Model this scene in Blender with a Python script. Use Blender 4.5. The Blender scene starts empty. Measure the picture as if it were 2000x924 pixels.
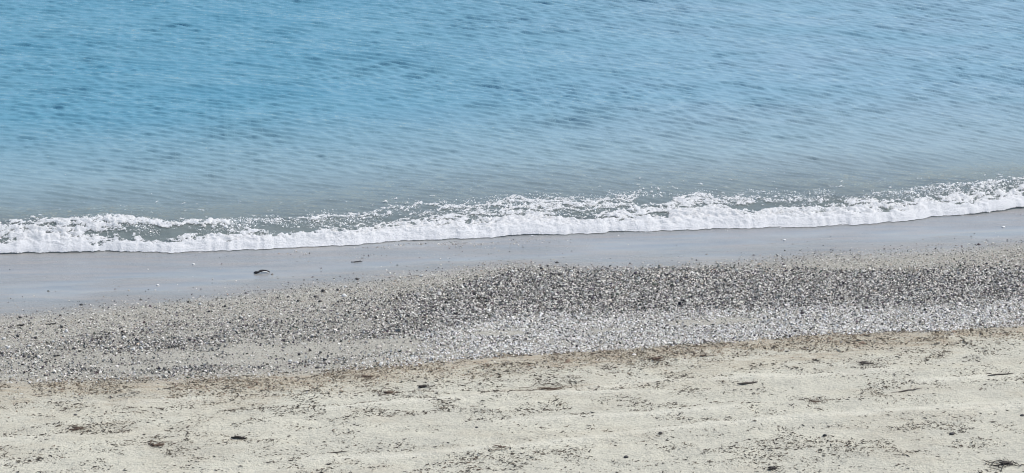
import bpy, math
import numpy as np

rng = np.random.default_rng(11)
R = math.radians
sc = bpy.context.scene
col = sc.collection

# ------------------------------------------------------------------ camera, sky, sun, exposure
CAM_H, PITCH, HFOV = 11.0, R(20.0), R(24.0)
cd = bpy.data.cameras.new("camera")
cd.sensor_width = 36.0
cd.lens = 18.0 / math.tan(HFOV / 2)
cd.clip_start = 0.1
cd.clip_end = 6000
cam = bpy.data.objects.new("camera", cd)
cam.location = (0, 0, CAM_H)
cam.rotation_euler = (math.pi / 2 - PITCH, 0, 0)
col.objects.link(cam)
sc.camera = cam

SUN_EL, SUN_ROT = R(57), R(66)
world = bpy.data.worlds.new("World")
sc.world = world
world.use_nodes = True
wn = world.node_tree
sky = wn.nodes.new("ShaderNodeTexSky")
sky.sky_type = 'NISHITA'
sky.sun_disc = False
sky.sun_elevation = SUN_EL
sky.sun_rotation = SUN_ROT
bg = wn.nodes["Background"]
bg.inputs[1].default_value = 0.12
wn.links.new(sky.outputs[0], bg.inputs[0])

sd = bpy.data.lights.new("sun", 'SUN')
sd.energy = 3.4
sd.angle = R(0.5)
sd.color = (1.0, 0.95, 0.88)
sun = bpy.data.objects.new("sun", sd)
sun.rotation_euler = (math.pi / 2 - SUN_EL, 0, math.pi - SUN_ROT)
sun.location = (30, 20, 40)
col.objects.link(sun)

sc.view_settings.view_transform = 'Standard'
sc.view_settings.look = 'None'
sc.view_settings.exposure = 0.42
sc.view_settings.gamma = 1.0
sc.view_settings.use_curve_mapping = False
sc.render.engine = 'CYCLES'
sc.cycles.transparent_max_bounces = 12
sc.cycles.max_bounces = 6
sc.cycles.pixel_filter_type = 'BLACKMAN_HARRIS'
sc.cycles.filter_width = 1.1

# ------------------------------------------------------------------ noise helpers
def hash2(ix, iy, seed):
    h = (ix.astype(np.int64) * 374761393 + iy.astype(np.int64) * 668265263 + seed * 974634777) & 0xFFFFFFFF
    h = ((h ^ (h >> 13)) * 1274126177) & 0xFFFFFFFF
    h = ((h ^ (h >> 16)) * 2246822519) & 0xFFFFFFFF
    return ((h ^ (h >> 15)) & 0xFFFFFF) / float(0xFFFFFF)

def vn(x, y, seed=0):
    ix, iy = np.floor(x), np.floor(y)
    fx, fy = x - ix, y - iy
    fx = fx * fx * fx * (fx * (fx * 6 - 15) + 10)
    fy = fy * fy * fy * (fy * (fy * 6 - 15) + 10)
    a = hash2(ix, iy, seed); b = hash2(ix + 1, iy, seed)
    c = hash2(ix, iy + 1, seed); d = hash2(ix + 1, iy + 1, seed)
    return (a + (b - a) * fx) * (1 - fy) + (c + (d - c) * fx) * fy

def fbm(x, y, seed=0, octv=4, gain=0.5):
    t = np.zeros_like(x); amp = 1.0; tot = 0.0
    for i in range(octv):
        t += amp * vn(x * 2 ** i + 17.3 * i, y * 2 ** i - 9.1 * i, seed + i)
        tot += amp; amp *= gain
    return t / tot

def sstep(a, b, x):
    t = np.clip((x - a) / (b - a), 0, 1)
    return t * t * (3 - 2 * t)

# ------------------------------------------------------------------ the shore frame
# u runs along the water's edge (to the right), s runs from the foam edge up the beach; the sea is s < 0
def flat(px, py):
    f = 1000.0 / math.tan(HFOV / 2)
    px, py = np.asarray(px, float), np.asarray(py, float)
    dx, dyc = (px - 1000) / f, -(py - 462) / f
    dy = math.cos(PITCH) + dyc * math.sin(PITCH)
    dz = -math.sin(PITCH) + dyc * math.cos(PITCH)
    return dx, dy, dz

def hit(px, py, z=0.0):
    dx, dy, dz = flat(px, py)
    t = (z - CAM_H) / dz
    return dx * t, dy * t

_x, _y = hit([0, 2000], [497, 412])
ANG = math.atan2(_y[1] - _y[0], _x[1] - _x[0])
UX, UY = math.cos(ANG), math.sin(ANG)
OX, OY = float((_x[0] + _x[1]) / 2), float((_y[0] + _y[1]) / 2)

def to_us(x, y):
    dx, dy = x - OX, y - OY
    return dx * UX + dy * UY, dx * UY - dy * UX

def to_xy(u, s):
    return OX + u * UX + s * UY, OY + u * UY - s * UX

def beach_base(s):
    z = np.where(s < 0, 0.085 * s, 0.075 * s)
    z = np.where(s > 7.6, 0.075 * 7.6 + 0.03 * (s - 7.6), z)
    return np.maximum(z, -3.5 + 0.0008 * s)

def at(px, py):
    """photograph point -> (u, s) on the beach"""
    px, py = np.asarray(px, float), np.asarray(py, float)
    z = np.zeros_like(px)
    for _ in range(40):
        x, y = hit(px, py, z)
        u, s = to_us(x, y)
        z = beach_base(s)
    return u, s

def line(pts):
    u, s = at([p[0] for p in pts], [p[1] for p in pts])
    # straight continuation outside the frame
    uu = np.concatenate([[u[0] - 60], u, [u[-1] + 60]])
    ss = np.concatenate([[s[0]], s, [s[-1]]])
    return lambda q: np.interp(q, uu, ss)

KEY = np.array([0, 200, 400, 600, 800, 1000, 1200, 1400, 1600, 1800, 2000], float)
UKEY = at(KEY, np.linspace(495, 412, 11))[0]
def along(vals):
    return lambda q: np.interp(q, UKEY, np.array(vals, float))

FRONT = line([(0, 496), (100, 495), (200, 491), (350, 494), (500, 489), (660, 481), (800, 471), (1000, 461), (1200, 454),
              (1400, 447), (1600, 443), (1700, 439), (1800, 428), (1900, 418), (2000, 406)])
L0 = line([(0, 614), (200, 596), (400, 578), (600, 553), (800, 533), (1000, 515), (1200, 524), (1400, 514), (1600, 497), (1800, 486), (2000, 474)])
L1 = line([(0, 690), (250, 640), (500, 622), (700, 592), (850, 568), (1000, 533), (1200, 532), (1400, 530), (1600, 533), (1800, 530), (2000, 520)])
L2 = line([(0, 738), (300, 738), (600, 722), (750, 690), (860, 645), (1000, 614), (1250, 612), (1500, 603), (1750, 600), (2000, 588)])
L3 = line([(0, 757), (300, 750), (600, 738), (800, 718), (1000, 701), (1200, 690), (1400, 675), (1600, 660), (1800, 652), (2000, 641)])

def edge(u):
    return FRONT(u) + 0.05 * (vn(u * 2.3, u * 0, 5) - .5) + 0.05 * (vn(u * 6.1, u * 0, 6) - .5) + 0.03 * (vn(u * 17.0, u * 0, 7) - .5)

# ------------------------------------------------------------------ mesh helpers
def grid_axis(lo, hi, step, far_lo, far_hi):
    core = np.arange(lo, hi + step * .5, step)
    def ext(n_far):
        out, d, st = [], 0.0, step
        while d < n_far:
            st *= 1.35; d += st; out.append(d)
        return np.array(out)
    a, b = ext(lo - far_lo), ext(far_hi - hi)
    return np.concatenate([(lo - a)[::-1], core, hi + b])

def mesh_from(name, co, faces, mat, attrs=None, colors=None, smooth=True, k=4):
    me = bpy.data.meshes.new(name)
    n, m = len(co), len(faces)
    me.vertices.add(n); me.vertices.foreach_set("co", co.astype(np.float32).ravel())
    me.loops.add(m * k); me.loops.foreach_set("vertex_index", faces.astype(np.int32).ravel())
    me.polygons.add(m)
    me.polygons.foreach_set("loop_start", np.arange(0, m * k, k, dtype=np.int32))
    me.polygons.foreach_set("loop_total", np.full(m, k, dtype=np.int32))
    me.polygons.foreach_set("use_smooth", np.full(m, smooth))
    for an, av in (attrs or {}).items():
        a = me.attributes.new(an, 'FLOAT', 'POINT'); a.data.foreach_set("value", av.astype(np.float32).ravel())
    for an, av in (colors or {}).items():
        a = me.attributes.new(an, 'FLOAT_COLOR', 'POINT')
        a.data.foreach_set("color", np.concatenate([av, np.ones((len(av), 1))], 1).astype(np.float32).ravel())
    me.update(calc_edges=True)
    me.materials.append(mat)
    o = bpy.data.objects.new(name, me)
    col.objects.link(o)
    return o

def grid_faces(nu, nv):
    i = np.arange(nu * nv).reshape(nv, nu)
    return np.stack([i[:-1, :-1], i[:-1, 1:], i[1:, 1:], i[1:, :-1]], -1).reshape(-1, 4)

# ------------------------------------------------------------------ material helpers
class NT:
    def __init__(s, name):
        s.m = bpy.data.materials.new(name); s.m.use_nodes = True
        s.t = s.m.node_tree; s.t.nodes.clear()
        s.out = s.t.nodes.new("ShaderNodeOutputMaterial")
    def n(s, typ, **kw):
        nd = s.t.nodes.new("ShaderNode" + typ)
        for k, v in kw.items():
            if k.startswith("i_"):
                key = k[2:].replace("_", " ")
                s.set(nd.inputs[int(key)] if key.isdigit() else nd.inputs[key], v)
            else:
                setattr(nd, k, v)
        return nd
    def set(s, sock, v):
        if isinstance(v, bpy.types.NodeSocket): s.t.links.new(v, sock)
        else: sock.default_value = v
    def attr(s, name):
        return s.n("Attribute", attribute_name=name)
    def math(s, op, a, b=0.0, c=0.0, clamp=False):
        nd = s.n("Math", operation=op, use_clamp=clamp)
        s.set(nd.inputs[0], a); s.set(nd.inputs[1], b); s.set(nd.inputs[2], c)
        return nd.outputs[0]
    def mix(s, f, a, b, blend='MIX'):
        nd = s.n("Mix", data_type='RGBA', blend_type=blend)
        s.set(nd.inputs[0], f); s.set(nd.inputs[6], a); s.set(nd.inputs[7], b)
        return nd.outputs[2]
    def rng(s, v, a, b, c, d):
        nd = s.n("MapRange")
        for i, x in enumerate((v, a, b, c, d)): s.set(nd.inputs[i], x)
        return nd.outputs[0]
    def coords(s, scale, rotz=0.0):
        tc = s.n("TexCoord")
        mp = s.n("Mapping"); mp.inputs["Rotation"].default_value = (0, 0, rotz); mp.inputs["Scale"].default_value = scale
        s.t.links.new(tc.outputs["Object"], mp.inputs[0])
        return mp.outputs[0]
    def noise(s, scale, rotz=0.0, detail=3.0, rough=.55, k=1.0):
        nd = s.n("TexNoise"); nd.inputs["Scale"].default_value = k
        nd.inputs["Detail"].default_value = detail; nd.inputs["Roughness"].default_value = rough
        s.t.links.new(s.coords(scale, rotz), nd.inputs["Vector"])
        return nd.outputs["Fac"]
    def bump(s, h, strength, dist):
        nd = s.n("Bump"); s.set(nd.inputs["Height"], h)
        nd.inputs["Strength"].default_value = strength; nd.inputs["Distance"].default_value = dist
        return nd.outputs[0]
    def done(s, shader):
        s.t.links.new(shader, s.out.inputs[0]); return s.m

def rgb(r, g, b): return (r, g, b, 1.0)

# sand: dry above the berm, wet and glossy in the wash
def sand_material():
    t = NT("sand")
    wet, film, tan, streak = (t.attr(a).outputs["Fac"] for a in ("wet", "film", "tan", "streak"))
    grit = t.attr("grit").outputs["Fac"]
    big = t.noise((.9, 2.6, 1), -ANG, 4)
    wash = t.noise((.8, 7, 1), -ANG + .18, 4, .6)
    grain = t.noise((22, 34, 22), -ANG, 3, .65)
    mid = t.noise((5, 14, 5), -ANG, 4)
    fine = t.noise((60, 60, 60), 0, 3, .7)
    dry = t.mix(t.rng(big, .3, .7, 0, 1), rgb(.475, .46, .382), rgb(.55, .53, .432))
    dry = t.mix(t.rng(mid, .3, .75, 0, .55), dry, rgb(.41, .395, .33))
    dry = t.mix(t.math('MULTIPLY', streak, .55), dry, rgb(.62, .60, .505))
    damp = t.mix(t.rng(mid, .3, .7, 0, 1), rgb(.345, .332, .285), rgb(.41, .396, .338))
    wetc = t.mix(t.rng(big, .3, .7, 0, 1), rgb(.195, .208, .212), rgb(.245, .256, .255))
    wetc = t.mix(t.rng(wash, .42, .66, 0, .9), wetc, rgb(.265, .25, .232))
    c = t.mix(t.math('MULTIPLY', wet, 2.0, clamp=True), dry, damp)
    c = t.mix(t.math('MULTIPLY_ADD', wet, 2.0, -1.0, clamp=True), c, wetc)
    c = t.mix(t.math('MULTIPLY', grit, t.rng(fine, .35, .6, .5, .95)), c, rgb(.075, .072, .07))  # dark wet grit, with the shadow of the gaps between pebbles painted in
    tanf = t.math('MULTIPLY', tan, t.rng(mid, .3, .65, .25, 1), clamp=True)
    c = t.mix(tanf, c, t.mix(t.rng(fine, .4, .6, 0, 1), rgb(.30, .245, .17), rgb(.42, .37, .28)))
    c = t.mix(t.rng(fine, .52, .72, 0, .35), c, rgb(.16, .15, .13))
    c = t.mix(t.math('MULTIPLY', t.rng(grain, .52, .72, 0, .55), t.rng(wet, .3, .9, 1, .1)), c, rgb(.24, .23, .20))
    p = t.n("BsdfPrincipled")
    t.set(p.inputs["Base Color"], c)
    t.set(p.inputs["Roughness"], t.rng(film, 0, 1, .85, .16))
    t.set(p.inputs["Specular IOR Level"], t.rng(film, 0, 1, .15, .8))
    h = t.math('ADD', t.math('MULTIPLY', fine, t.rng(film, 0, 1, 1, .02)), t.math('ADD', t.math('MULTIPLY', mid, t.rng(film, 0, 1, .8, .12)), t.math('MULTIPLY', grain, t.rng(film, 0, 1, 2.2, .03))))
    t.set(p.inputs["Normal"], t.bump(h, .6, .03))
    return t.done(p.outputs[0])

WAVE_DIR = R(-27)   # crests run from far left to near right
def water_material():
    t = NT("sea_water")
    depth = t.attr("depth").outputs["Fac"]
    blue = t.attr("blue").outputs["Fac"]
    n1 = t.noise((7, 26, 7), WAVE_DIR * -1, 3, .6)
    n2 = t.noise((16, 50, 16), WAVE_DIR * -1 + .35, 2, .6)
    n3 = t.noise((.35, .9, 1), .3, 3)
    deep = t.mix(blue, rgb(.205, .322, .395), rgb(.093, .243, .328))  # paler body colour to the right paints in the sky glare
    deep = t.mix(t.rng(n3, .35, .65, 0, .5), deep, rgb(.142, .292, .365))
    shallow = rgb(.258, .312, .318)
    body = t.mix(t.rng(depth, .05, .52, 0, 1), shallow, deep)
    nrm = t.bump(t.math('ADD', n1, t.math('MULTIPLY', n2, .5)), .4, .016)
    dif = t.n("BsdfDiffuse"); t.set(dif.inputs[0], body); t.set(dif.inputs["Normal"], nrm)
    tr = t.n("BsdfTransparent"); tr.inputs[0].default_value = rgb(.86, .93, .92)
    m1 = t.n("MixShader")
    t.set(m1.inputs[0], t.rng(depth, .0, .26, .22, 1)); t.set(m1.inputs[1], tr.outputs[0]); t.set(m1.inputs[2], dif.outputs[0])
    gl = t.n("BsdfGlossy"); gl.inputs["Roughness"].default_value = .03; t.set(gl.inputs["Normal"], nrm)
    fr = t.n("Fresnel"); fr.inputs[0].default_value = 1.34; t.set(fr.inputs["Normal"], nrm)
    m2 = t.n("MixShader")
    t.set(m2.inputs[0], fr.outputs[0]); t.set(m2.inputs[1], m1.outputs[0]); t.set(m2.inputs[2], gl.outputs[0])
    return t.done(m2.outputs[0])

def foam_material():
    t = NT("foam")
    thick = t.attr("thick").outputs["Fac"]
    n1 = t.noise((38, 60, 60), -ANG, 4, .65)
    n2 = t.noise((110, 130, 130), -ANG, 2, .6)
    cover = t.math('ADD', thick, t.math('MULTIPLY_ADD', n1, 1.1, -.55))
    cover = t.rng(cover, .26, .46, 0, 1)
    c = t.mix(t.rng(n2, .35, .65, 0, 1), rgb(.80, .815, .83), rgb(.90, .90, .895))
    d = t.n("BsdfPrincipled"); t.set(d.inputs["Base Color"], c); d.inputs["Roughness"].default_value = .55
    d.inputs["Specular IOR Level"].default_value = .3
    t.set(d.inputs["Normal"], t.bump(t.math('ADD', n1, t.math('MULTIPLY', n2, .5)), .8, .03))
    tl = t.n("BsdfTranslucent"); tl.inputs[0].default_value = rgb(.8, .83, .84)
    mm = t.n("MixShader"); mm.inputs[0].default_value = .25
    t.set(mm.inputs[1], d.outputs[0]); t.set(mm.inputs[2], tl.outputs[0])
    tr = t.n("BsdfTransparent")
    m = t.n("MixShader"); t.set(m.inputs[0], cover); t.set(m.inputs[1], tr.outputs[0]); t.set(m.inputs[2], mm.outputs[0])
    return t.done(m.outputs[0])

def vcol_material(name, rough, spec, bumpy=0.0, scale=80):
    t = NT(name)
    c = t.attr("tint").outputs["Color"]
    n = t.noise((scale,) * 3, 0, 3, .6)
    p = t.n("BsdfPrincipled")
    t.set(p.inputs["Base Color"], t.mix(t.rng(n, .35, .65, 0, .3), c, t.mix(.5, c, rgb(.1, .09, .08))))
    p.inputs["Roughness"].default_value = rough; p.inputs["Specular IOR Level"].default_value = spec
    if bumpy: t.set(p.inputs["Normal"], t.bump(n, bumpy, .01))
    return t.done(p.outputs[0])

def plain_material(name, a, b, rough, scale=60, spec=.3):
    t = NT(name)
    n = t.noise((scale,) * 3, 0, 4, .6)
    p = t.n("BsdfPrincipled"); t.set(p.inputs["Base Color"], t.mix(t.rng(n, .35, .65, 0, 1), rgb(*a), rgb(*b)))
    p.inputs["Roughness"].default_value = rough; p.inputs["Specular IOR Level"].default_value = spec
    t.set(p.inputs["Normal"], t.bump(n, .6, .008))
    return t.done(p.outputs[0])

M_SAND, M_WATER, M_FOAM = sand_material(), water_material(), foam_material()
M_SPRAY = plain_material("spray", (.82, .84, .85), (.88, .88, .87), .5)

# ------------------------------------------------------------------ layout functions on the beach
PATCH = []      # smooth sand with hardly any pebbles: centre u, s and half sizes
for (px, py, w, h) in ((540, 690, 280, 19), (770, 668, 75, 12), (1385, 628, 110, 7), (970, 650, 60, 6), (330, 712, 150, 8), (1180, 645, 40, 5)):
    u0, s0 = at([px, px - w, px + w, px], [py, py + w * .06, py - w * .06, py + h])[0], at([px, px], [py, py + h])[1]
    PATCH.append((u0[0], (u0[2] - u0[1]) / 2, s0[0], s0[1] - s0[0]))
def patch(u, s):
    m = np.zeros_like(u)
    wob = (fbm(u * 1.6, s * 3.2, 31, 4) - .5)
    for (cu, hu, cs, hs) in PATCH:
        r = np.sqrt(((u - cu) / hu) ** 2 + ((s - cs + 0.02 * (u - cu)) / hs) ** 2) + wob * 1.3
        m = np.maximum(m, 1 - sstep(.65, 1.15, r))
    return m

def warp(u, s):
    return s + .30 * (fbm(u * .9, s * 1.4, 41, 4) - .5)

def gravel_zones(u, s):
    """fine grit, dark pebbles, pale pebbles: 0..1 each"""
    w = warp(u, s)
    l0, l1, l2, l3 = L0(u), L1(u), L2(u), L3(u)
    left = 1 - sstep(at([550], [690])[0][0], at([1000], [620])[0][0], u)
    fine = sstep(l0 - .25, l0 + .6, w) * (1 - .62 * sstep(l1 - .1, l1 + .5, w)) * (1 - .75 * sstep(l2 - .2, l2 + .3, w)) * (1 - sstep(l3 - .1, l3 + .05, w))
    dark = sstep(l1 - .35, l1 + .25, w) * (1 - sstep(l2 - .25, l2 + .2, w)) * (1 - .45 * left * sstep(.35, .65, fbm(u * .8, s * 2.2, 51, 4)))
    pale = sstep(l2 - .25, l2 + .2, w) * (1 - sstep(l3 - .12, l3 + .06, w))
    p = 1 - .88 * patch(u, s)
    thin = 1 - left * (.30 + .5 * sstep(.38, .62, fbm(u * 1.1, s * 3.2, 55, 4)))
    return fine * (.35 + .65 * p), dark * p * thin, pale * p * thin * (1 - .8 * left)

STREAKS = [line([(-300, 905), (400, 900), (800, 889), (1100, 862), (1400, 824), (2300, 760)]), line([(-300, 960), (700, 938), (1334, 858), (1700, 815), (2300, 770)]),
           line([(-300, 800), (900, 765), (1500, 760), (2300, 715)]), line([(-300, 868), (700, 838), (1350, 800), (2300, 745)]),
           line([(-200, 830), (600, 800), (1300, 742), (2300, 700)])]
def streaks(u, s):
    m = np.zeros_like(u)
    for i, f in enumerate(STREAKS):
        d = s - f(u) - .06 * (fbm(u * .3, u * 0, 60 + i, 2) - .5)
        m = np.maximum(m, np.exp(-(d / .075) ** 2) * sstep(.34, .6, fbm(u * .45, u * 0 + i * 7, 70 + i, 2)))
    return m

def relief(u, s):
    """small ups and downs of the sand itself"""
    l0, l3 = L0(u), L3(u)
    dry = sstep(l3 - .1, l3 + .5, s)
    mid = sstep(l0 - .2, l0 + .8, s)
    z = dry * (.050 * (fbm(u * .55, s * 1.5, 81, 4) - .5) + .045 * (fbm(u * 2.2, s * 4.5, 85, 3) - .5) + .018 * (fbm(u * 9, s * 13, 88, 2) - .5))
    z += mid * (1 - dry) * (.03 * (fbm(u * 1.2, s * 2.5, 91, 4) - .5) + .012 * (fbm(u * 10, s * 12, 93, 2) - .5))
    z += (1 - mid) * (.014 * (fbm(u * .6 + s * .3, s * 2.4, 95, 4) - .5))
    z += .035 * np.exp(-((s - l3 - .12) / .28) ** 2)            # the low ridge along the debris line
    for i, f in enumerate(STREAKS):
        d = s - f(u) - .06 * (fbm(u * .3, u * 0, 60 + i, 2) - .5)
        z += dry * (.008 * np.exp(-(d / .07) ** 2) - .010 * np.exp(-((d + .13) / .09) ** 2))
    return z * sstep(-1.0, .3, s)

def beach_z(u, s):
    return beach_base(s) + relief(u, s)

# ------------------------------------------------------------------ beach
S_MAX = float(at([0, 2000], [924, 924])[1].max())
def tag(o, label=None, cat=None, group=None, kind=None):
    if label: o["label"] = label
    if cat: o["category"] = cat
    if group: o["group"] = group
    if kind: o["kind"] = kind
    return o

def build_beach():
    au = grid_axis(-10.5, 10.5, .038, -900, 900)
    as_ = grid_axis(-1.2, S_MAX + 1.0, .036, -2500, 300)
    U, S = np.meshgrid(au, as_)
    Z = beach_z(U, S)
    X, Y = to_xy(U, S)
    l0, l3 = L0(U), L3(U)
    w = warp(U, S)
    film = (1 - sstep(l0 - .55, l0 + .55, w + .5 * (fbm(U * 1.3, S * 3.5, 109, 4) - .5))) * (.72 + .4 * fbm(U * .8, S * 3.2, 111, 3))
    film = np.clip(film, 0, 1)
    wet = .5 * (1 - sstep(l3 - .1, l3 + .25, w)) + .5 * (1 - sstep(l0 - .1, l0 + .5, w))
    d = (S - l3) - .1 * (fbm(U * 1.5, S * 2, 101, 3) - .5)
    tan = np.exp(-((d - .14) / .24) ** 2) * (.75 + .6 * fbm(U * .9, S * 2, 103, 3))
    tan += .6 * sstep(.50, .66, fbm(U * .8, S * 2.4, 105, 4)) * sstep(-.05, .15, d) * (1 - sstep(.3, 2.0, d))
    tan += .25 * sstep(.58, .72, fbm(U * 1.1, S * 2.6, 107, 4)) * sstep(.2, .5, d)
    g = gravel_zones(U, S); grit = np.clip(.12 * g[0] + g[1] + .25 * g[2], 0, 1)  # grit also carries the painted shade between the pebbles
    st = streaks(U, S) * sstep(.3, .6, d)
    co = np.stack([X, Y, Z], -1).reshape(-1, 3)
    o = mesh_from("sand_beach", co, grid_faces(len(au), len(as_))[:, ::-1], M_SAND,
                  {"wet": wet, "film": film, "tan": np.clip(tan, 0, 1), "streak": st, "grit": grit})
    tag(o, kind="structure")
build_beach()

# ------------------------------------------------------------------ sea surface
def ripple_field():
    n, L = 2048, 41.0
    k1 = np.fft.fftfreq(n, L / n) * 2 * np.pi
    KX, KY = np.meshgrid(k1, k1)
    K = np.hypot(KX, KY); K[0, 0] = 1
    th = np.arctan2(KY, KX)
    def spec(lam, width, ang, spread):
        kp = 2 * np.pi / lam
        rad = np.exp(-(np.log(K / kp) / width) ** 2)
        c = np.abs(np.cos(th - ang)) ** spread
        return rad * c / K
    base = math.pi / 2 + WAVE_DIR
    A = 1.0 * spec(.185, .32, base, 60) + 1.0 * spec(.115, .33, base + .10, 34) + .18 * spec(1.0, .45, base + .22, 40) + .3 * spec(.20, .5, base - .5, 14) + .25 * spec(.5, .4, base + .1, 30)
    r = np.random.default_rng(5)
    H = np.fft.ifft2(A * np.exp(2j * np.pi * r.random((n, n)))).real
    H /= H.std()
    H = np.tanh(.85 * H) + .12 * H * np.abs(H)              # flat backs with short steep faces between
    H -= H.mean(); H /= H.std()
    return H, L, n
RIP, RL, RN = ripple_field()
def ripples(x, y):
    y = y + .014 * np.minimum(np.abs(x), 14) * np.clip(x, -14, 14) * np.sign(x)      # crests bend as they run in
    gx, gy = (x / RL * RN) % RN, (y / RL * RN) % RN
    i, j = np.floor(gx).astype(int), np.floor(gy).astype(int)
    fx, fy = gx - i, gy - j
    i %= RN; j %= RN; i1, j1 = (i + 1) % RN, (j + 1) % RN
    return (RIP[j, i] * (1 - fx) + RIP[j, i1] * fx) * (1 - fy) + (RIP[j1, i] * (1 - fx) + RIP[j1, i1] * fx) * fy

HC = along([.23, .22, .20, .18, .14, .12, .11, .12, .14, .16, .16])     # crest height of the spilling wave
DC = along([.62, .62, .66, .80, .95, 1.05, 1.10, 1.05, .90, .72, .62])  # crest distance behind the foam edge
def wave_z(u, d):
    hc, dc = HC(u) * (.75 + .35 * vn(u * 1.1, u * 0, 120)), DC(u)
    hf = .035 + .035 * vn(u * 1.7, d * 3, 121) + .02 * vn(u * 6.0, d * 9, 122)
    v = d / dc
    front = hf * sstep(-.10, .22, d)
    rise = (hc - hf) * sstep(.25, 1.0, v)
    back = 1 - sstep(1.0, 3.2, v)
    return np.where(d <= 0, 0.0, (front + rise) * back)

RIPPLE_AMP = .0112
def sea_z(u, s):
    d = edge(u) - s
    x, y = to_xy(u, s)
    calm = sstep(.3, 5.5, d)
    gust = .55 + .85 * fbm(x * .35 + y * .1, y * .55, 301, 3)
    swell = .014 * np.sin((y + .25 * x) * 3.1 + 3 * fbm(x * .25, y * .4, 305, 2)) * sstep(1.5, 5, d)
    return wave_z(u, d) + swell + ripples(x, y) * gust * RIPPLE_AMP * (.28 + .72 * calm) * sstep(0, .3, d) + .012 * sstep(0, .05, d)

def build_sea():
    au = grid_axis(-10.6, 10.6, .035, -900, 900)
    ad = np.concatenate([np.arange(-.06, 2.0, .03), grid_axis(2.0, 18.0, .0275, 2.0, 2500)])
    U, D = np.meshgrid(au, ad)
    e = edge(U)
    S = e - D
    Z = sea_z(U, S)
    far = np.maximum(np.abs(U) - 10.6, D - 18)
    Z = Z * (1 - sstep(0, 4, far))
    X, Y = to_xy(U, S)
    lean = ripples(X, Y) * .004 * sstep(1, 3, D) * (1 - sstep(-1, 1, far))     # crests lean towards the beach
    X, Y = X + lean * math.sin(WAVE_DIR), Y - lean * math.cos(WAVE_DIR)
    Z = np.where(D < 0, beach_z(U, S) - .02, np.maximum(Z, beach_base(S) + .004))
    depth = np.maximum(.03 + .02 * vn(U * 3, D * 5, 311), -beach_base(S))
    ul, ur = UKEY[0], UKEY[-1]
    blue = 1 - sstep(ul * .6, ur * .9, U - .12 * (D - 6))  # fades to the right, where sky glare is put into the colour
    co = np.stack([X, Y, Z], -1).reshape(-1, 3)
    o = mesh_from("sea", co, grid_faces(len(au), len(ad)), M_WATER, {"depth": depth, "blue": blue})
    tag(o, kind="structure")
build_sea()

# ------------------------------------------------------------------ stone shapes
PHI = (1 + 5 ** .5) / 2
ICO = np.array([(-1, PHI, 0), (1, PHI, 0), (-1, -PHI, 0), (1, -PHI, 0), (0, -1, PHI), (0, 1, PHI), (0, -1, -PHI), (0, 1, -PHI),
                (PHI, 0, -1), (PHI, 0, 1), (-PHI, 0, -1), (-PHI, 0, 1)]) / math.hypot(1, PHI)
ICF = np.array([(0, 11, 5), (0, 5, 1), (0, 1, 7), (0, 7, 10), (0, 10, 11), (1, 5, 9), (5, 11, 4), (11, 10, 2), (10, 7, 6), (7, 1, 8),
                (3, 9, 4), (3, 4, 2), (3, 2, 6), (3, 6, 8), (3, 8, 9), (4, 9, 5), (2, 4, 11), (6, 2, 10), (8, 6, 7), (9, 8, 1)])

_a = np.arange(6) * np.pi / 3
# small grains are domes bedded in the ground, open underneath
HEX = np.concatenate([np.stack([np.cos(_a), np.sin(_a), -.35 + .25 * np.cos(3 * _a)], -1), [(0, 0, .95)]])
HXF = np.array([(i, (i + 1) % 6, 6) for i in range(6)])

def rot_mats(n, tilt):
    a, b, c = rng.uniform(0, 2 * np.pi, n), rng.normal(0, tilt, n), rng.normal(0, tilt, n)
    ca, sa, cb, sb, cc, sn = np.cos(a), np.sin(a), np.cos(b), np.sin(b), np.cos(c), np.sin(c)
    z0, o1 = np.zeros(n), np.ones(n)
    Rz = np.stack([ca, -sa, z0, sa, ca, z0, z0, z0, o1], -1).reshape(n, 3, 3)
    Rx = np.stack([o1, z0, z0, z0, cb, -sb, z0, sb, cb], -1).reshape(n, 3, 3)
    Ry = np.stack([cc, z0, sn, z0, o1, z0, -sn, z0, cc], -1).reshape(n, 3, 3)
    return Rx @ Ry @ Rz

def stones(n, size, flatn, tilt, shape=ICO):
    """n pebbles as vertices (n, k, 3) about the origin"""
    v = shape[None] * (1 + rng.normal(0, .13, (n, len(shape), 1)))
    sx = size * rng.uniform(.9, 1.6, n); sy = size * rng.uniform(.6, 1.0, n); sz = size * flatn * rng.uniform(.7, 1.3, n)
    v = v * np.stack([sx, sy, sz], -1)[:, None, :]
    return np.einsum('nij,nkj->nki', rot_mats(n, tilt), v), sz

# ------------------------------------------------------------------ foam of the breaking wave
V = np.array([0, .12, .3, .5, .7, .9, 1.0, 1.15, 1.4, 2.0, 3.0])
FO = np.array([          # rows: distance / crest distance, columns: KEY
    [.95, .85, 1.0, 1.0, 1.0, 1.0, 1.0, 1.0, 1.0, 1.0, 1.0],
    [.95, .72, 1.0, 1.0, 1.0, 1.0, .97, 1.0, 1.0, 1.0, 1.0],
    [.84, .72, .80, .77, .76, .76, .74, .78, .82, .88, .92],
    [.58, .60, .50, .40, .46, .50, .49, .50, .52, .64, .76],
    [.42, .48, .34, .28, .34, .41, .41, .42, .34, .33, .42],
    [.40, .58, .40, .30, .36, .40, .40, .42, .30, .28, .34],
    [.38, .58, .50, .42, .42, .42, .40, .40, .33, .36, .40],
    [.26, .34, .32, .30, .34, .34, .32, .32, .30, .32, .34],
    [.17, .20, .23, .19, .21, .21, .21, .21, .21, .23, .23],
    [.17, .21, .25, .19, .17, .17, .17, .16, .19, .20, .19],
    [.08, .18, .18, .12, .10, .10, .08, .08, .12, .12, .10]])
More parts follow.
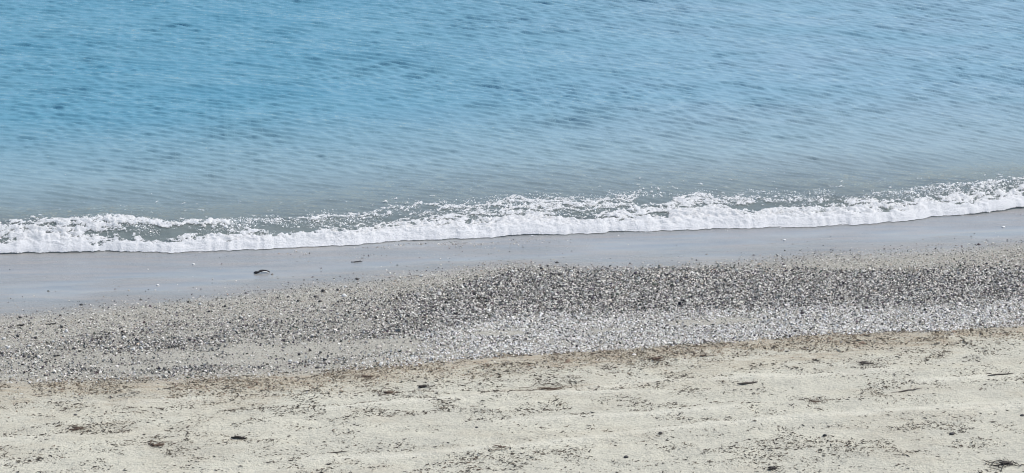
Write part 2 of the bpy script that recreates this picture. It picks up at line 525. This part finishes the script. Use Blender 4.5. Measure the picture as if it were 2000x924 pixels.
def foam_density(u, d):
    v = np.clip(d / DC(u), 0, 2.999)
    iv = np.clip(np.searchsorted(V, v, side='right') - 1, 0, len(V) - 2)
    fv = (v - V[iv]) / (V[iv + 1] - V[iv])
    ku = np.clip(np.interp(u, UKEY, np.arange(11.0)), 0, 9.999)
    iu = ku.astype(int); fu = ku - iu
    a = FO[iv, iu] * (1 - fu) + FO[iv, iu + 1] * fu
    b = FO[iv + 1, iu] * (1 - fu) + FO[iv + 1, iu + 1] * fu
    return a * (1 - fv) + b * fv

def build_foam():
    au = np.arange(-8.8, 8.8, .0155)
    ad = np.concatenate([np.arange(-.14, 1.3, .018), np.arange(1.3, 3.2, .026)])
    U, D = np.meshgrid(au, ad)
    D = D + .0
    S = edge(U) - D
    wu = U + .10 * (fbm(U * 3, D * 5, 141, 3) - .5)
    wd = D + .16 * (fbm(U * 2.2, D * 3.5, 145, 3) - .5) * sstep(.05, .3, D)
    wd = wd * (1 + .5 * (fbm(U * .9, D * .8, 147, 3) - .5))
    dens = foam_density(wu, np.clip(wd, 0, None))
    dens = dens * (1 - .5 * sstep(.54, .70, fbm(wu * 1.6, wd * 4.5, 149, 4)) * sstep(.10, .30, D))
    dens = np.where(D < 0, .24 * np.exp(D / .06), dens)
    lace = 1 - np.abs(2 * fbm(wu * 3.2, wd * 9.0, 151, 4, .6) - 1) * 3.4      # bright along thin bands
    lump = fbm(wu * 5, wd * 9, 161, 4, .55)
    fleck = fbm(wu * 9, wd * 16, 171, 3, .6)
    thick = np.where(dens > .75, dens * 1.1 - .25 + .3 * (lump - .5), 0)
    thick = np.maximum(thick, dens * 1.05 - .50 + .85 * lace * sstep(.15, .5, dens) + .5 * (lump - .5))
    thick = np.maximum(thick, (dens * 1.0 + fleck * 1.9 - 1.42) * sstep(.05, .2, dens))  # foam flecks; out on the water they also stand for sun glints
    fl2 = fbm(wu * 22, wd * 34, 175, 3, .65)
    thick = np.maximum(thick, (dens * .75 + fl2 * 2.3 - 1.40) * sstep(.22, .34, dens))
    thick = np.where(D < 0, dens * 1.0 + fleck * 1.9 - 1.36, thick)
    thick = np.clip(thick, -.3, 1)
    billow = 1 - np.abs(2 * fbm(wu * 5, wd * 12, 181, 3) - 1)
    fineb = 1 - np.abs(2 * fbm(wu * 14, wd * 34, 185, 3) - 1)
    face = .12 + .88 * sstep(0, .42, D + .08 * (fbm(U * 8, D * 12, 188, 2) - .5))
    body = np.clip(thick, 0, 1) * face
    spk = vn(wu * 26, wd * 60, 187)
    Z = np.maximum(sea_z(U, S), np.where(D < .05, beach_z(U, S), -9)) + .006 + body * (.008 + .034 * billow ** 2 * sstep(.45, .9, dens) + .028 * fineb ** 2 + .020 * spk)
    X, Y = to_xy(U, S)
    # the lip leans a little over the sand
    push = body * .03 * (fbm(U * 6, D * 6, 191, 2) - .3) * (1 - sstep(.1, .5, D)) * sstep(-.02, .04, D)
    X, Y = X + UY * push, Y - UX * push
    f = grid_faces(len(au), len(ad))
    t = thick.ravel()
    keep = t[f].max(1) > -.12
    f = f[keep]
    used = np.zeros(U.size, bool); used[f.ravel()] = True
    remap = np.cumsum(used) - 1
    co = np.stack([X, Y, Z], -1).reshape(-1, 3)[used]
    o = mesh_from("surf_foam", co, remap[f], M_FOAM, {"thick": t[used]})
    tag(o, label="white foam of the small wave breaking along the wet sand", kind="stuff")
    # drops and flecks thrown up over the crest and floating behind it
    n = 60000
    u = rng.uniform(-9.4, 9.4, n)
    v = rng.normal(.9, .2, n)
    d = np.clip(v, .3, 1.3) * DC(u)
    den = foam_density(u, d) * sstep(.42, .66, fbm(u * 2.6, d * 5, 195, 4))
    k = rng.random(n) < den * 1.3
    u, d = u[k], d[k]; n = len(u)
    sz = .0042 * np.exp(rng.normal(0, .4, n))
    vv, h = stones(n, sz, .6, .5, HEX)
    x, y = to_xy(u, edge(u) - d)
    up = np.abs(rng.normal(0, .012, n)) * np.exp(-((d / DC(u) - .95) / .25) ** 2)
    vv = vv + np.stack([x, y, sea_z(u, edge(u) - d) + .006 + up], -1)[:, None, :]
    f = (HXF[None] + (np.arange(n) * 7)[:, None, None]).reshape(-1, 3)
    o = mesh_from("sea_spray", vv.reshape(-1, 3), f, M_SPRAY, k=3)
    tag(o, label="white drops and flecks along the crest of the wave", kind="stuff")

# ------------------------------------------------------------------ gravel
PALETTE = np.array([(.68, .675, .66), (.60, .585, .54), (.50, .482, .43), (.37, .352, .305), (.33, .315, .28), (.20, .187, .165), (.085, .082, .08), (.05, .05, .052), (.40, .33, .26)])
def pick(n, p):
    p = np.array(p if len(p) == len(PALETTE) else [0] + list(p), float); p /= p.sum()
    c = PALETTE[rng.choice(len(PALETTE), n, p=p)]
    return np.clip(c * rng.uniform(.82, 1.12, (n, 1)) + rng.normal(0, .008, (n, 3)), .02, .8)

build_foam()
M_STONE = vcol_material("pebble_stone", .6, .3, .4, 90)

def build_gravel():
    VV, CC = [], []
    def add(n_try, kind, size, flatn, tilt, p, dens):
        s_lo, s_hi = 1.0, 8.6
        u = rng.uniform(-8.7, 8.7, n_try); s = rng.uniform(s_lo, s_hi, n_try)
        z = gravel_zones(u, s)[kind]
        clump = .45 + 1.1 * fbm(u * 2.5, s * 4, 201 + kind, 3)
        k = rng.random(n_try) < z * dens * clump
        u, s = u[k], s[k]
        n = len(u)
        sz_ = size * np.exp(rng.normal(0, .28, n))
        v, h = stones(n, sz_, flatn, tilt, HEX)
        x, y = to_xy(u, s)
        zz = beach_z(u, s) + h * rng.uniform(.2, 1.2, n)
        VV.append(v + np.stack([x, y, zz], -1)[:, None, :])
        CC.append(np.repeat(pick(n, p), 7, 0))
        return n
    area = 17.4 * 7.6
    c = []
    c.append(add(int(area * 3600), 0, .0074, .6, .4, [2.4, 3.2, 3, 2, 1.2, 1.5, 1.8, .5], .66))
    c.append(add(int(area * 3500), 1, .0098, .75, .6, [5.2, 2.2, .5, .5, .8, 2.6, 4.0, .25], .85))
    c.append(add(int(area * 3500), 2, .0096, .65, .55, [5, 5, 2.5, .8, .3, .3, 1.0, 1.6, 0], .95))
    # a scatter of grit just below the foam, left of the middle
    n = 900
    lu, ls = at([840], [500])
    u = lu[0] + rng.normal(0, .95, n); s = FRONT(u) + .12 + np.abs(rng.normal(0, .28, n))
    k = fbm(u * 2.2, s * 6, 211, 3) > .47
    u, s = u[k], s[k]; n = len(u)
    v, h = stones(n, .0062 * np.exp(rng.normal(0, .35, n)), .6, .3, HEX)
    x, y = to_xy(u, s)
    VV.append(v + np.stack([x, y, beach_z(u, s) + h * .4], -1)[:, None, :])
    CC.append(np.repeat(pick(n, [3, 1, 1, 2, 2, 2, 1, .5]), 7, 0))
    # stray grit over wet sand, patches and the foot of the dry sand
    n = 5200
    u = rng.uniform(-8.7, 8.7, n); s = FRONT(u) + rng.random(n) ** .6 * (L3(u) + .5 - FRONT(u))
    keep = rng.random(n) < (.05 + .95 * sstep(L0(u) - 1.1, L0(u) + .1, s))
    u, s = u[keep], s[keep]; n = len(u)
    v, h = stones(n, .008 * np.exp(rng.normal(0, .35, n)), .6, .3, HEX)
    x, y = to_xy(u, s)
    VV.append(v + np.stack([x, y, beach_z(u, s) + h * .4], -1)[:, None, :])
    CC.append(np.repeat(pick(n, [2, 1, 1, 2, 2, 3, 2, .5]), 7, 0))
    v = np.concatenate(VV); n = len(v)
    f = (HXF[None] + (np.arange(n) * 7)[:, None, None]).reshape(-1, 3)
    o = mesh_from("gravel", v.reshape(-1, 3), f, M_STONE, colors={"tint": np.concatenate(CC)}, k=3)
    tag(o, label="band of dark and pale shingle between wet and dry sand", kind="stuff")
    print("pebbles", c, n)
build_gravel()

# ------------------------------------------------------------------ seaweed litter on the dry sand
CLUST = []
for (px, py, r) in ((580, 810, .55), (470, 797, .5), (300, 862, .45), (350, 886, .6), (900, 770, .6), (850, 802, .6), (1075, 760, .5), (1130, 800, .7),
                    (1230, 792, .6), (1050, 885, .45), (1110, 890, .45), (1400, 815, .5), (1590, 872, .7), (1480, 880, .6), (1640, 892, .5), (1750, 765, .45),
                    (1690, 718, .35), (1580, 785, .4), (1380, 738, .3), (1950, 742, .4), (1900, 765, .5), (1830, 862, .5), (1760, 843, .4), (1390, 885, .5),
                    (560, 905, .5), (620, 918, .4), (200, 836, .4), (110, 850, .5), (700, 745, .6), (800, 765, .5), (1250, 720, .6), (1950, 915, .35),
                    (1550, 858, .4), (1380, 850, .4), (880, 905, .6), (250, 790, .5), (700, 805, .5), (60, 905, .5), (1900, 840, .5), (1860, 700, .6)):
    u, s = at([px], [py]); CLUST.append((float(u[0]), float(s[0]), r))

def strip_mesh(n, length, width, bend, segs=2):
    """n bent three-sided strands lying along x: (n, (segs+1)*3, 3)"""
    t = np.linspace(-.5, .5, segs + 1)
    cx = t[None] * length[:, None]
    cy = (t[None] ** 2) * bend[:, None] * length[:, None] + rng.normal(0, .05, (n, segs + 1)) * length[:, None]
    cz = rng.random((n, segs + 1)) * width[:, None] * .8
    w = width[:, None] * (1 - .75 * np.abs(2 * t[None]) ** 1.5) * rng.uniform(.7, 1.3, (n, segs + 1))
    ring = np.array([(0, -1, -.3), (0, 1, -.3), (0, 0, .75)])
    v = np.stack([cx, cy, cz], -1)[:, :, None, :] + w[:, :, None, None] * ring[None, None]
    return v.reshape(n, -1, 3)
def strip_faces(segs=2):
    f = []
    for i in range(segs):
        for j in range(3):
            a, b = i * 3 + j, i * 3 + (j + 1) % 3
            f += [(a, b, b + 3), (a, b + 3, a + 3)]
    return np.array(f)

M_WEED = vcol_material("dry_seaweed", .8, .15)
WEEDS = np.array([(.06, .052, .043), (.09, .077, .062), (.13, .11, .085), (.04, .036, .032), (.16, .125, .095), (.21, .18, .135)])

def litter_points(n_try):
    u = rng.uniform(-8.4, 8.4, n_try); l3 = L3(u)
    s = rng.uniform(-.25, S_MAX + .8 - l3.min(), n_try) + l3
    d = s - l3
    base = .9 * np.exp(-((d - .15) / .28) ** 2) + (.30 + .22 * sstep(-1, 3, u)) * np.exp(-np.clip(d - .2, 0, 9) / 1.0)
    nz = fbm(u * .8, s * 2.4, 221, 4)
    base = base + .34 * sstep(.50, .68, nz) + .08
    for (cu, cs, r) in CLUST:
        base += .75 * np.exp(-((u - cu) / (r * 1.1)) ** 2 - ((s - cs) / (r * .42)) ** 2)
    grain = fbm(u * 3.5, s * 6, 231, 3)
    base *= sstep(.36, .66, grain) * 1.25
    base *= (1 - .8 * streaks(u, s))
    k = (rng.random(n_try) < np.clip(base, 0, 1)) & (d > -.2)
    return u[k], s[k]

def build_litter():
    u, s = litter_points(170000)
    n = len(u)
    ln = .0165 * np.exp(rng.normal(0, .5, n)); wd = np.clip(ln * rng.uniform(.08, .2, n), .0018, .007)
    v = strip_mesh(n, ln, wd, rng.normal(0, .9, n))
    a = rng.normal(0, .75, n) + ANG
    ca, sa = np.cos(a), np.sin(a)
    x = v[..., 0] * ca[:, None] - v[..., 1] * sa[:, None]
    y = v[..., 0] * sa[:, None] + v[..., 1] * ca[:, None]
    X, Y = to_xy(u, s)
    co = np.stack([x + X[:, None], y + Y[:, None], v[..., 2] + beach_z(u, s)[:, None] + .003], -1)
    f0 = strip_faces()
    f = (f0[None] + (np.arange(n) * 9)[:, None, None]).reshape(-1, 3)
    c = WEEDS[rng.choice(6, n, p=[.24, .22, .2, .12, .12, .1])] * rng.uniform(.8, 1.2, (n, 1))
    o = mesh_from("seaweed_litter", co.reshape(-1, 3), f, M_WEED, colors={"tint": np.repeat(c, 9, 0)}, k=3)
    tag(o, label="fine dark seaweed crumbs strewn over the dry sand", kind="stuff")
    # crumbled tan husks along the debris line
    n = 20000
    u = rng.uniform(-9.4, 9.4, n); s = L3(u) + .14 + rng.normal(0, .2, n)
    k = fbm(u * 1.6, s * 3, 241, 3) > .40
    u, s = u[k], s[k]; n = len(u)
    v, h = stones(n, .0075 * np.exp(rng.normal(0, .4, n)), .5, .4, HEX)
    X, Y = to_xy(u, s)
    co = v + np.stack([X, Y, beach_z(u, s) + h * .6], -1)[:, None, :]
    pal = np.array([(.30, .26, .19), (.22, .185, .135), (.42, .39, .31), (.11, .09, .065), (.24, .175, .13)])
    c = pal[rng.choice(5, n, p=[.3, .25, .2, .15, .1])] * rng.uniform(.85, 1.15, (n, 1))
    f = (HXF[None] + (np.arange(n) * 7)[:, None, None]).reshape(-1, 3)
    o = mesh_from("debris_line", co.reshape(-1, 3), f, M_WEED, colors={"tint": np.repeat(c, 7, 0)}, k=3)
    tag(o, label="brown line of crumbled plant debris above the pale pebbles", kind="stuff")
    print("litter", len(f))
build_litter()

# ------------------------------------------------------------------ single things
M_BLACKWOOD = plain_material("wet_black_wood", (.012, .011, .012), (.03, .027, .026), .4)
M_WOOD = plain_material("grey_driftwood", (.06, .05, .042), (.11, .095, .08), .75)
M_BROWNWEED = plain_material("brown_seaweed", (.075, .052, .038), (.14, .10, .072), .8)
M_DARKWEED = plain_material("dark_seaweed", (.022, .019, .016), (.05, .042, .035), .7)
M_PALE = plain_material("pale_shell", (.6, .6, .58), (.72, .71, .68), .45)
M_DARKSTONE = plain_material("dark_stone", (.035, .034, .034), (.07, .067, .065), .55)
M_LIGHTSTONE = plain_material("light_stone", (.5, .5, .48), (.62, .61, .58), .6)

def place(o, px, py, rot=0.0, scale=1.0, lift=0.0):
    u, s = at([px], [py]); u, s = float(u[0]), float(s[0])
    x, y = to_xy(u, s)
    o.location = (x, y, float(beach_z(np.array([u]), np.array([s]))[0]) + lift)
    o.rotation_euler = (0, 0, rot + ANG)
    o.scale = (scale,) * 3
    return o

def solid(name, verts, faces, mat, parent=None, smooth=True):
    me = bpy.data.meshes.new(name)
    me.from_pydata([tuple(map(float, v)) for v in verts], [], [tuple(map(int, f)) for f in faces])
    me.polygons.foreach_set("use_smooth", [smooth] * len(me.polygons))
    me.materials.append(mat)
    o = bpy.data.objects.new(name, me); col.objects.link(o)
    if parent: o.parent = parent
    return o

def tube(path, radii, sides=7, jitter=.12, squash=1.0):
    path = np.array(path, float); radii = np.array(radii, float)
    vs, fs = [], []
    for i, (p, r) in enumerate(zip(path, radii)):
        a = path[max(i - 1, 0)]; b = path[min(i + 1, len(path) - 1)]
        d = (b - a) / (np.linalg.norm(b - a) + 1e-9)
        n1 = np.cross((0, 0, 1), d); n1 /= np.linalg.norm(n1) + 1e-9
        n2 = np.cross(d, n1)
        for j in range(sides):
            t = 2 * math.pi * j / sides
            rr = r * (1 + rng.normal(0, jitter))
            vs.append(p + n1 * math.cos(t) * rr + n2 * math.sin(t) * rr * squash)
    m = len(path)
    for i in range(m - 1):
        for j in range(sides):
            j2 = (j + 1) % sides
            fs.append((i * sides + j, i * sides + j2, (i + 1) * sides + j2, (i + 1) * sides + j))
    fs.append(tuple(range(sides))[::-1]); fs.append(tuple((m - 1) * sides + j for j in range(sides)))
    return vs, fs

def merge(parts):
    V_, F_ = [], []
    for v, f in parts:
        k = len(V_); V_ += list(v); F_ += [tuple(i + k for i in q) for q in f]
    return V_, F_

def wiggle(length, n=7, wob=.15, z=.01, arc=0.0):
    t = np.linspace(-.5, .5, n)
    y = rng.normal(0, wob, n).cumsum() * length * .35; y -= y.mean()
    y = y + arc * length * (1 - 4 * t ** 2)
    return np.stack([t * length, y, z + rng.random(n) * z * .8], -1)

def root_at(name, px, py, rot=0.0):
    o = bpy.data.objects.new(name, None); col.objects.link(o)
    return place(o, px, py, rot)

def stick(px, py, length, rad, rot, label, mat, name="driftwood_stick"):
    root = root_at(name, px, py, rot)
    pth = wiggle(length, 8, .07, rad * .8)
    solid("shaft", *tube(pth, rad * np.array([.5, .8, 1, 1.1, 1, .9, .75, .35])), mat, root)
    p0 = pth[5]
    solid("twig", *tube([p0, p0 + (length * .08, length * .08, .006), p0 + (length * .16, length * .12, .010)], [rad * .55, rad * .4, rad * .2], 5), mat, root)
    p0 = pth[2]
    solid("knot", *tube([p0 - (rad, 0, 0), p0 + (0, 0, rad * .3), p0 + (rad, 0, 0)], [rad * .6, rad * 1.35, rad * .6], 7), mat, root)
    return tag(root, label, "driftwood")

def weed_clump(px, py, length, label, mat, strands=9, spread=.35, h=.02, rot=0.0, name="seaweed_clump"):
    root = root_at(name, px, py, rot)
    h *= .8; length *= .85
    for k in range(2):
        core = wiggle(length * rng.uniform(.35, .55), 6, .2, h * .5, rng.normal(0, .1))
        core[:, 0] += rng.normal(0, length * .1); core[:, 1] += rng.normal(0, length * spread * .2)
        solid("matted_core", *tube(core, h * rng.uniform(.6, .9) * np.array([.3, .9, 1.2, .8, 1.0, .3]), 8, .3, .7), mat, root)
    for i in range(strands):
        p = wiggle(length * rng.uniform(.3, .9), 7, .35, h * rng.uniform(.25, .8), rng.normal(0, .3))
        a = rng.normal(0, spread * 1.8); ca, sa = math.cos(a), math.sin(a)
        p[:, :2] = p[:, :2] @ np.array([[ca, sa], [-sa, ca]])
        p[:, 0] += rng.normal(0, length * .24); p[:, 1] += rng.normal(0, length * spread * .45)
        w = h * rng.uniform(.10, .26)
        solid("strand", *tube(p, w * np.array([.4, .9, 1, 1, .9, .7, .3]), 5), mat, root)
    return tag(root, label, "seaweed")

def lone_stone(px, py, size, label, mat, name="stone", flatn=.6, rot=0.0, cat="stone", pointed=False):
    size *= .72
    v = ICO * (1 + rng.normal(0, .1, (12, 1))) * (size, size * .75, size * flatn)
    # one level of subdivision for a rounded outline
    vs = [tuple(p) for p in v]; cache = {}; fs = []
    def midp(a, b):
        k = (min(a, b), max(a, b))
        if k not in cache:
            m = (np.array(vs[a]) + np.array(vs[b])) / 2
            q = m / np.linalg.norm(m / (size, size * .75, size * flatn)) if not pointed else m * 1.02
            vs.append(tuple(q * (1 + rng.normal(0, .03)))); cache[k] = len(vs) - 1
        return cache[k]
    for a, b, c in ICF:
        x, y, z = midp(a, b), midp(b, c), midp(c, a)
        fs += [(a, x, z), (b, y, x), (c, z, y), (x, y, z)]
    o = solid(name, vs, fs, mat, smooth=not pointed)
    return tag(place(o, px, py, rot, lift=size * flatn * .2), label, cat)

# driftwood piece alone on the wet sand: black back, pale flank
root = root_at("driftwood_piece", 511, 534, .05)
pth = np.array([(-.10, .0, .014), (-.075, -.004, .017), (-.04, .0, .016), (-.015, .010, .026), (.02, .014, .029), (.055, .012, .026), (.08, .0, .02), (.105, -.008, .012)])
solid("log", *tube(pth, [.008, .018, .016, .015, .015, .014, .013, .005], 9, .12, .9), M_BLACKWOOD, root)
solid("pale_flank", *tube(pth[3:7] + (0.006, -.020, -.010), [.006, .012, .012, .006], 8, .1, .6), M_PALE, root)
tag(root, "black humped driftwood piece with pale flank lying alone on the wet sand", "driftwood")

stick(697, 512, .15, .006, .10, "thin dark stick lying on the wet sand just below the foam", M_BLACKWOOD)
stick(101, 633, .14, .008, .12, "short black stick in grey grit at far left, longer of two", M_BLACKWOOD)
stick(41, 638, .09, .010, .15, "stubby black wood chip in grey grit at far left edge", M_BLACKWOOD, name="wood_chip")
stick(118, 681, .16, .006, -.05, "long thin grey stick half hidden among pebbles at left", M_WOOD)
stick(1460, 747, .24, .011, .15, "dark straggly stick on pale sand right of centre", M_WOOD)
stick(1955, 734, .32, .008, .05, "long dark stick near the right edge of the dry sand", M_WOOD)
stick(467, 859, .17, .013, -.22, "dark wedge shaped wood chip on open pale sand, lower left", M_DARKWEED, name="wood_chip")
stick(1770, 764, .38, .007, .12, "long dark twiggy stick lying in seaweed scraps at right", M_WOOD)
stick(655, 883, .26, .006, .12, "thin stick in litter below the wood chip, lower left of centre", M_WOOD)

weed_clump(1972, 908, .34, "large black seaweed clump in the lower right corner", M_DARKWEED, 11, .3, .024, -.1)
weed_clump(1950, 908, .20, "loose curly black strands left of the large corner clump", M_DARKWEED, 6, .5, .008, .1)
weed_clump(152, 837, .27, "brown seaweed clump on pale sand at far left", M_BROWNWEED, 10, .3, .018)
weed_clump(303, 871, .24, "reddish brown seaweed clump on pale sand, lower left", M_BROWNWEED, 8, .3, .018, -.25)
weed_clump(1064, 758, .50, "wide reddish brown seaweed mat on sand near the centre", M_BROWNWEED, 16, .3, .017)
weed_clump(762, 768, .28, "brown seaweed clump left of centre below the debris line", M_BROWNWEED, 9, .3, .018)
weed_clump(828, 754, .16, "compact dark seaweed knot beside the brown clumps left of centre", M_DARKWEED, 7, .4, .022)
weed_clump(1280, 705, .26, "dark brown seaweed clump on the debris line right of centre", M_BROWNWEED, 9, .25, .022)
weed_clump(1376, 698, .20, "small brown seaweed clump on the debris line, right one", M_BROWNWEED, 8, .3, .016)
weed_clump(1591, 787, .22, "small reddish seaweed tangle on open sand at right", M_BROWNWEED, 8, .3, .013)
weed_clump(1692, 711, .26, "grey and dark seaweed tuft just below the debris line at right", M_WOOD, 10, .4, .012)
weed_clump(938, 584, .26, "black seaweed lump lying in the dark shingle near the centre", M_DARKWEED, 7, .25, .022)
weed_clump(190, 663, .16, "black seaweed knot in the shingle at left", M_DARKWEED, 6, .3, .018)
weed_clump(1512, 919, .24, "dark seaweed clump cut by the bottom edge of the photo", M_DARKWEED, 9, .35, .018)
weed_clump(715, 741, .30, "rusty brown seaweed streak on the debris line left of centre", M_BROWNWEED, 10, .25, .014)
weed_clump(975, 876, .26, "rusty seaweed strands on the sand at bottom centre", M_BROWNWEED, 9, .3, .012)

lone_stone(159, 596, .034, "small black stone at the lower edge of the wet sand at left", M_DARKSTONE)
lone_stone(620, 719, .040, "black stone at the lower end of the smooth sand patch", M_DARKSTONE)
lone_stone(1859, 849, .040, "round black stone on pale sand, lower right", M_DARKSTONE)
lone_stone(147, 810, .030, "small round black stone alone on pale sand at left", M_DARKSTONE)
lone_stone(1611, 851, .036, "little dark three cornered stone on pale sand, lower right", M_DARKSTONE, flatn=.8, pointed=True)
lone_stone(1223, 892, .036, "dark stone on pale sand at bottom right of centre", M_DARKSTONE)
lone_stone(931, 834, .028, "dark chip of stone on pale sand below the centre", M_DARKSTONE, pointed=True)
lone_stone(1290, 846, .030, "dark stone beside the raked streak right of centre", M_DARKSTONE)
lone_stone(1997, 810, .040, "black stone cut by the right edge of the photo", M_DARKSTONE)
lone_stone(625, 589, .034, "black stone in fine grit below the driftwood piece", M_DARKSTONE)
lone_stone(480, 573, .026, "tiny dark stone where wet sand meets grit left of centre", M_DARKSTONE)
lone_stone(1088, 513, .034, "dark stone on the wet sand edge right of centre", M_DARKSTONE)
lone_stone(378, 517, .030, "white shell fragment on the wet sand below the foam at left", M_PALE, name="shell", cat="shell")
lone_stone(308, 558, .030, "white shell on the wet sand above the left grit", M_PALE, name="shell", cat="shell")
lone_stone(1960, 444, .036, "white shell on the wet sand at far right", M_PALE, name="shell", cat="shell")
lone_stone(1532, 470, .030, "white shell on the wet sand right of centre", M_PALE, name="shell", cat="shell")

# ------------------------------------------------------------------ repeats: bigger scraps on the dry sand, bigger pebbles in the shingle
ORD = ("nearest", "second nearest", "third nearest", "fourth nearest", "fifth nearest", "sixth nearest")
DRY = (("dark clump at the bottom edge", 1512, 919), ("big black clump in the corner", 1972, 908), ("brown clump at far left", 152, 837),
       ("reddish brown clump at lower left", 303, 871), ("wide brown mat near the centre", 1064, 758), ("compact dark knot left of centre", 828, 754),
       ("reddish tangle on open sand at right", 1591, 787), ("grey tuft below the debris line", 1692, 711), ("dark straggly stick right of centre", 1460, 747),
       ("wedge shaped wood chip", 467, 859), ("long twiggy stick at right", 1770, 764), ("thin stick below the wood chip", 655, 883),
       ("rusty strands at bottom centre", 975, 876), ("round black stone at lower right", 1859, 849), ("round black stone at left", 147, 810),
       ("three cornered stone", 1611, 851), ("dark stone at bottom right of centre", 1223, 892), ("dark stone chip below the centre", 931, 834),
       ("dark stone beside the raked streak", 1290, 846), ("long stick near the right edge", 1955, 734))
SHINGLE = (("humped driftwood on the wet sand", 511, 534), ("thin stick below the foam", 697, 512), ("longer black stick at far left", 101, 633),
           ("long grey stick half hidden at left", 118, 681), ("black seaweed lump near the centre", 938, 584), ("black seaweed knot at left", 190, 663),
           ("black stone by the smooth patch", 620, 719), ("dark stone on the wet edge", 1088, 513), ("tiny stone where wet sand meets grit", 480, 573),
           ("black stone in grit below the driftwood", 625, 589))

def by_landmarks(u, s, marks, count, reach):
    """pick up to `count` spots round each landmark, nearest first -> (index, rank word, phrase)"""
    lu, ls = at([m[1] for m in marks], [m[2] for m in marks])
    d = np.hypot(u[:, None] - lu[None], s[:, None] - ls[None])
    own = d.argmin(1); out = []
    for j, m in enumerate(marks):
        k = np.nonzero((own == j) & (d[:, j] > .14) & (d[:, j] < reach))[0]
        k = k[np.argsort(d[k, j])]
        got = []
        for i in k:
            if all(abs(d[i, j] - d[g, j]) > .06 and math.hypot(u[i] - u[g], s[i] - s[g]) > .12 for g in got): got.append(i)
            if len(got) == count: break
        out += [(i, ORD[n], m[0]) for n, i in enumerate(got)]
    return out

def scraps():
    protos = []
    for i in range(6):
        p = wiggle(.062, 6, .25, .005, rng.normal(0, .3))
        protos.append(solid("seaweed_scrap", *tube(p * (.8, .8, .8), .0038 * np.array([.4, .9, 1.1, 1, .8, .3]), 5, .2), M_DARKWEED if i % 3 else M_BROWNWEED))
    u, s = litter_points(30000)
    k = rng.permutation(len(u))[:700]
    u, s = u[k], s[k]
    x, y = to_xy(u, s)
    for n, (i, rank, phrase) in enumerate(by_landmarks(u, s, DRY, 6, 1.3)):
        o = protos[n] if n < 6 else protos[n % 6].copy()
        if n >= 6: col.objects.link(o)
        o.location = (x[i], y[i], float(beach_z(u[i:i + 1], s[i:i + 1])[0]) + .003)
        o.rotation_euler = (0, 0, ANG + rng.normal(0, .6)); o.scale = (rng.uniform(.75, 1.25),) * 3
        tone = "dark" if (n % 6) % 3 else "brown"
        tag(o, f"{tone} bent seaweed scrap, {rank} scrap to the {phrase}", "seaweed", "seaweed scraps scattered over the dry sand")
scraps()

def big_pebbles():
    protos = [solid("pebble", stones(1, np.array([.023]), .6, .1)[0][0], ICF, (M_DARKSTONE, M_LIGHTSTONE, M_DARKSTONE)[i % 3]) for i in range(9)]
    u = rng.uniform(-7.4, 7.4, 4000); s = rng.uniform(.6, 8, 4000)
    f, d, p = gravel_zones(u, s)
    k = np.nonzero((rng.random(4000) < (.5 * f + d + .5 * p) + .05) & (s > L0(u) + .05) & (s < L3(u)))[0]
    u, s = u[k], s[k]
    x, y = to_xy(u, s)
    for n, (i, rank, phrase) in enumerate(by_landmarks(u, s, SHINGLE, 6, 1.5)):
        o = protos[n] if n < 9 else protos[n % 9].copy()
        if n >= 9: col.objects.link(o)
        o.location = (x[i], y[i], float(beach_z(u[i:i + 1], s[i:i + 1])[0]) + .010)
        o.rotation_euler = (rng.normal(0, .25), rng.normal(0, .25), rng.uniform(0, 6.28)); o.scale = (rng.uniform(.8, 1.25),) * 3
        tone = "pale" if (n % 9) % 3 == 1 else "dark"
        tag(o, f"{tone} larger pebble, {rank} one to the {phrase}", "pebble", "larger pebbles lying in the shingle")
big_pebbles()
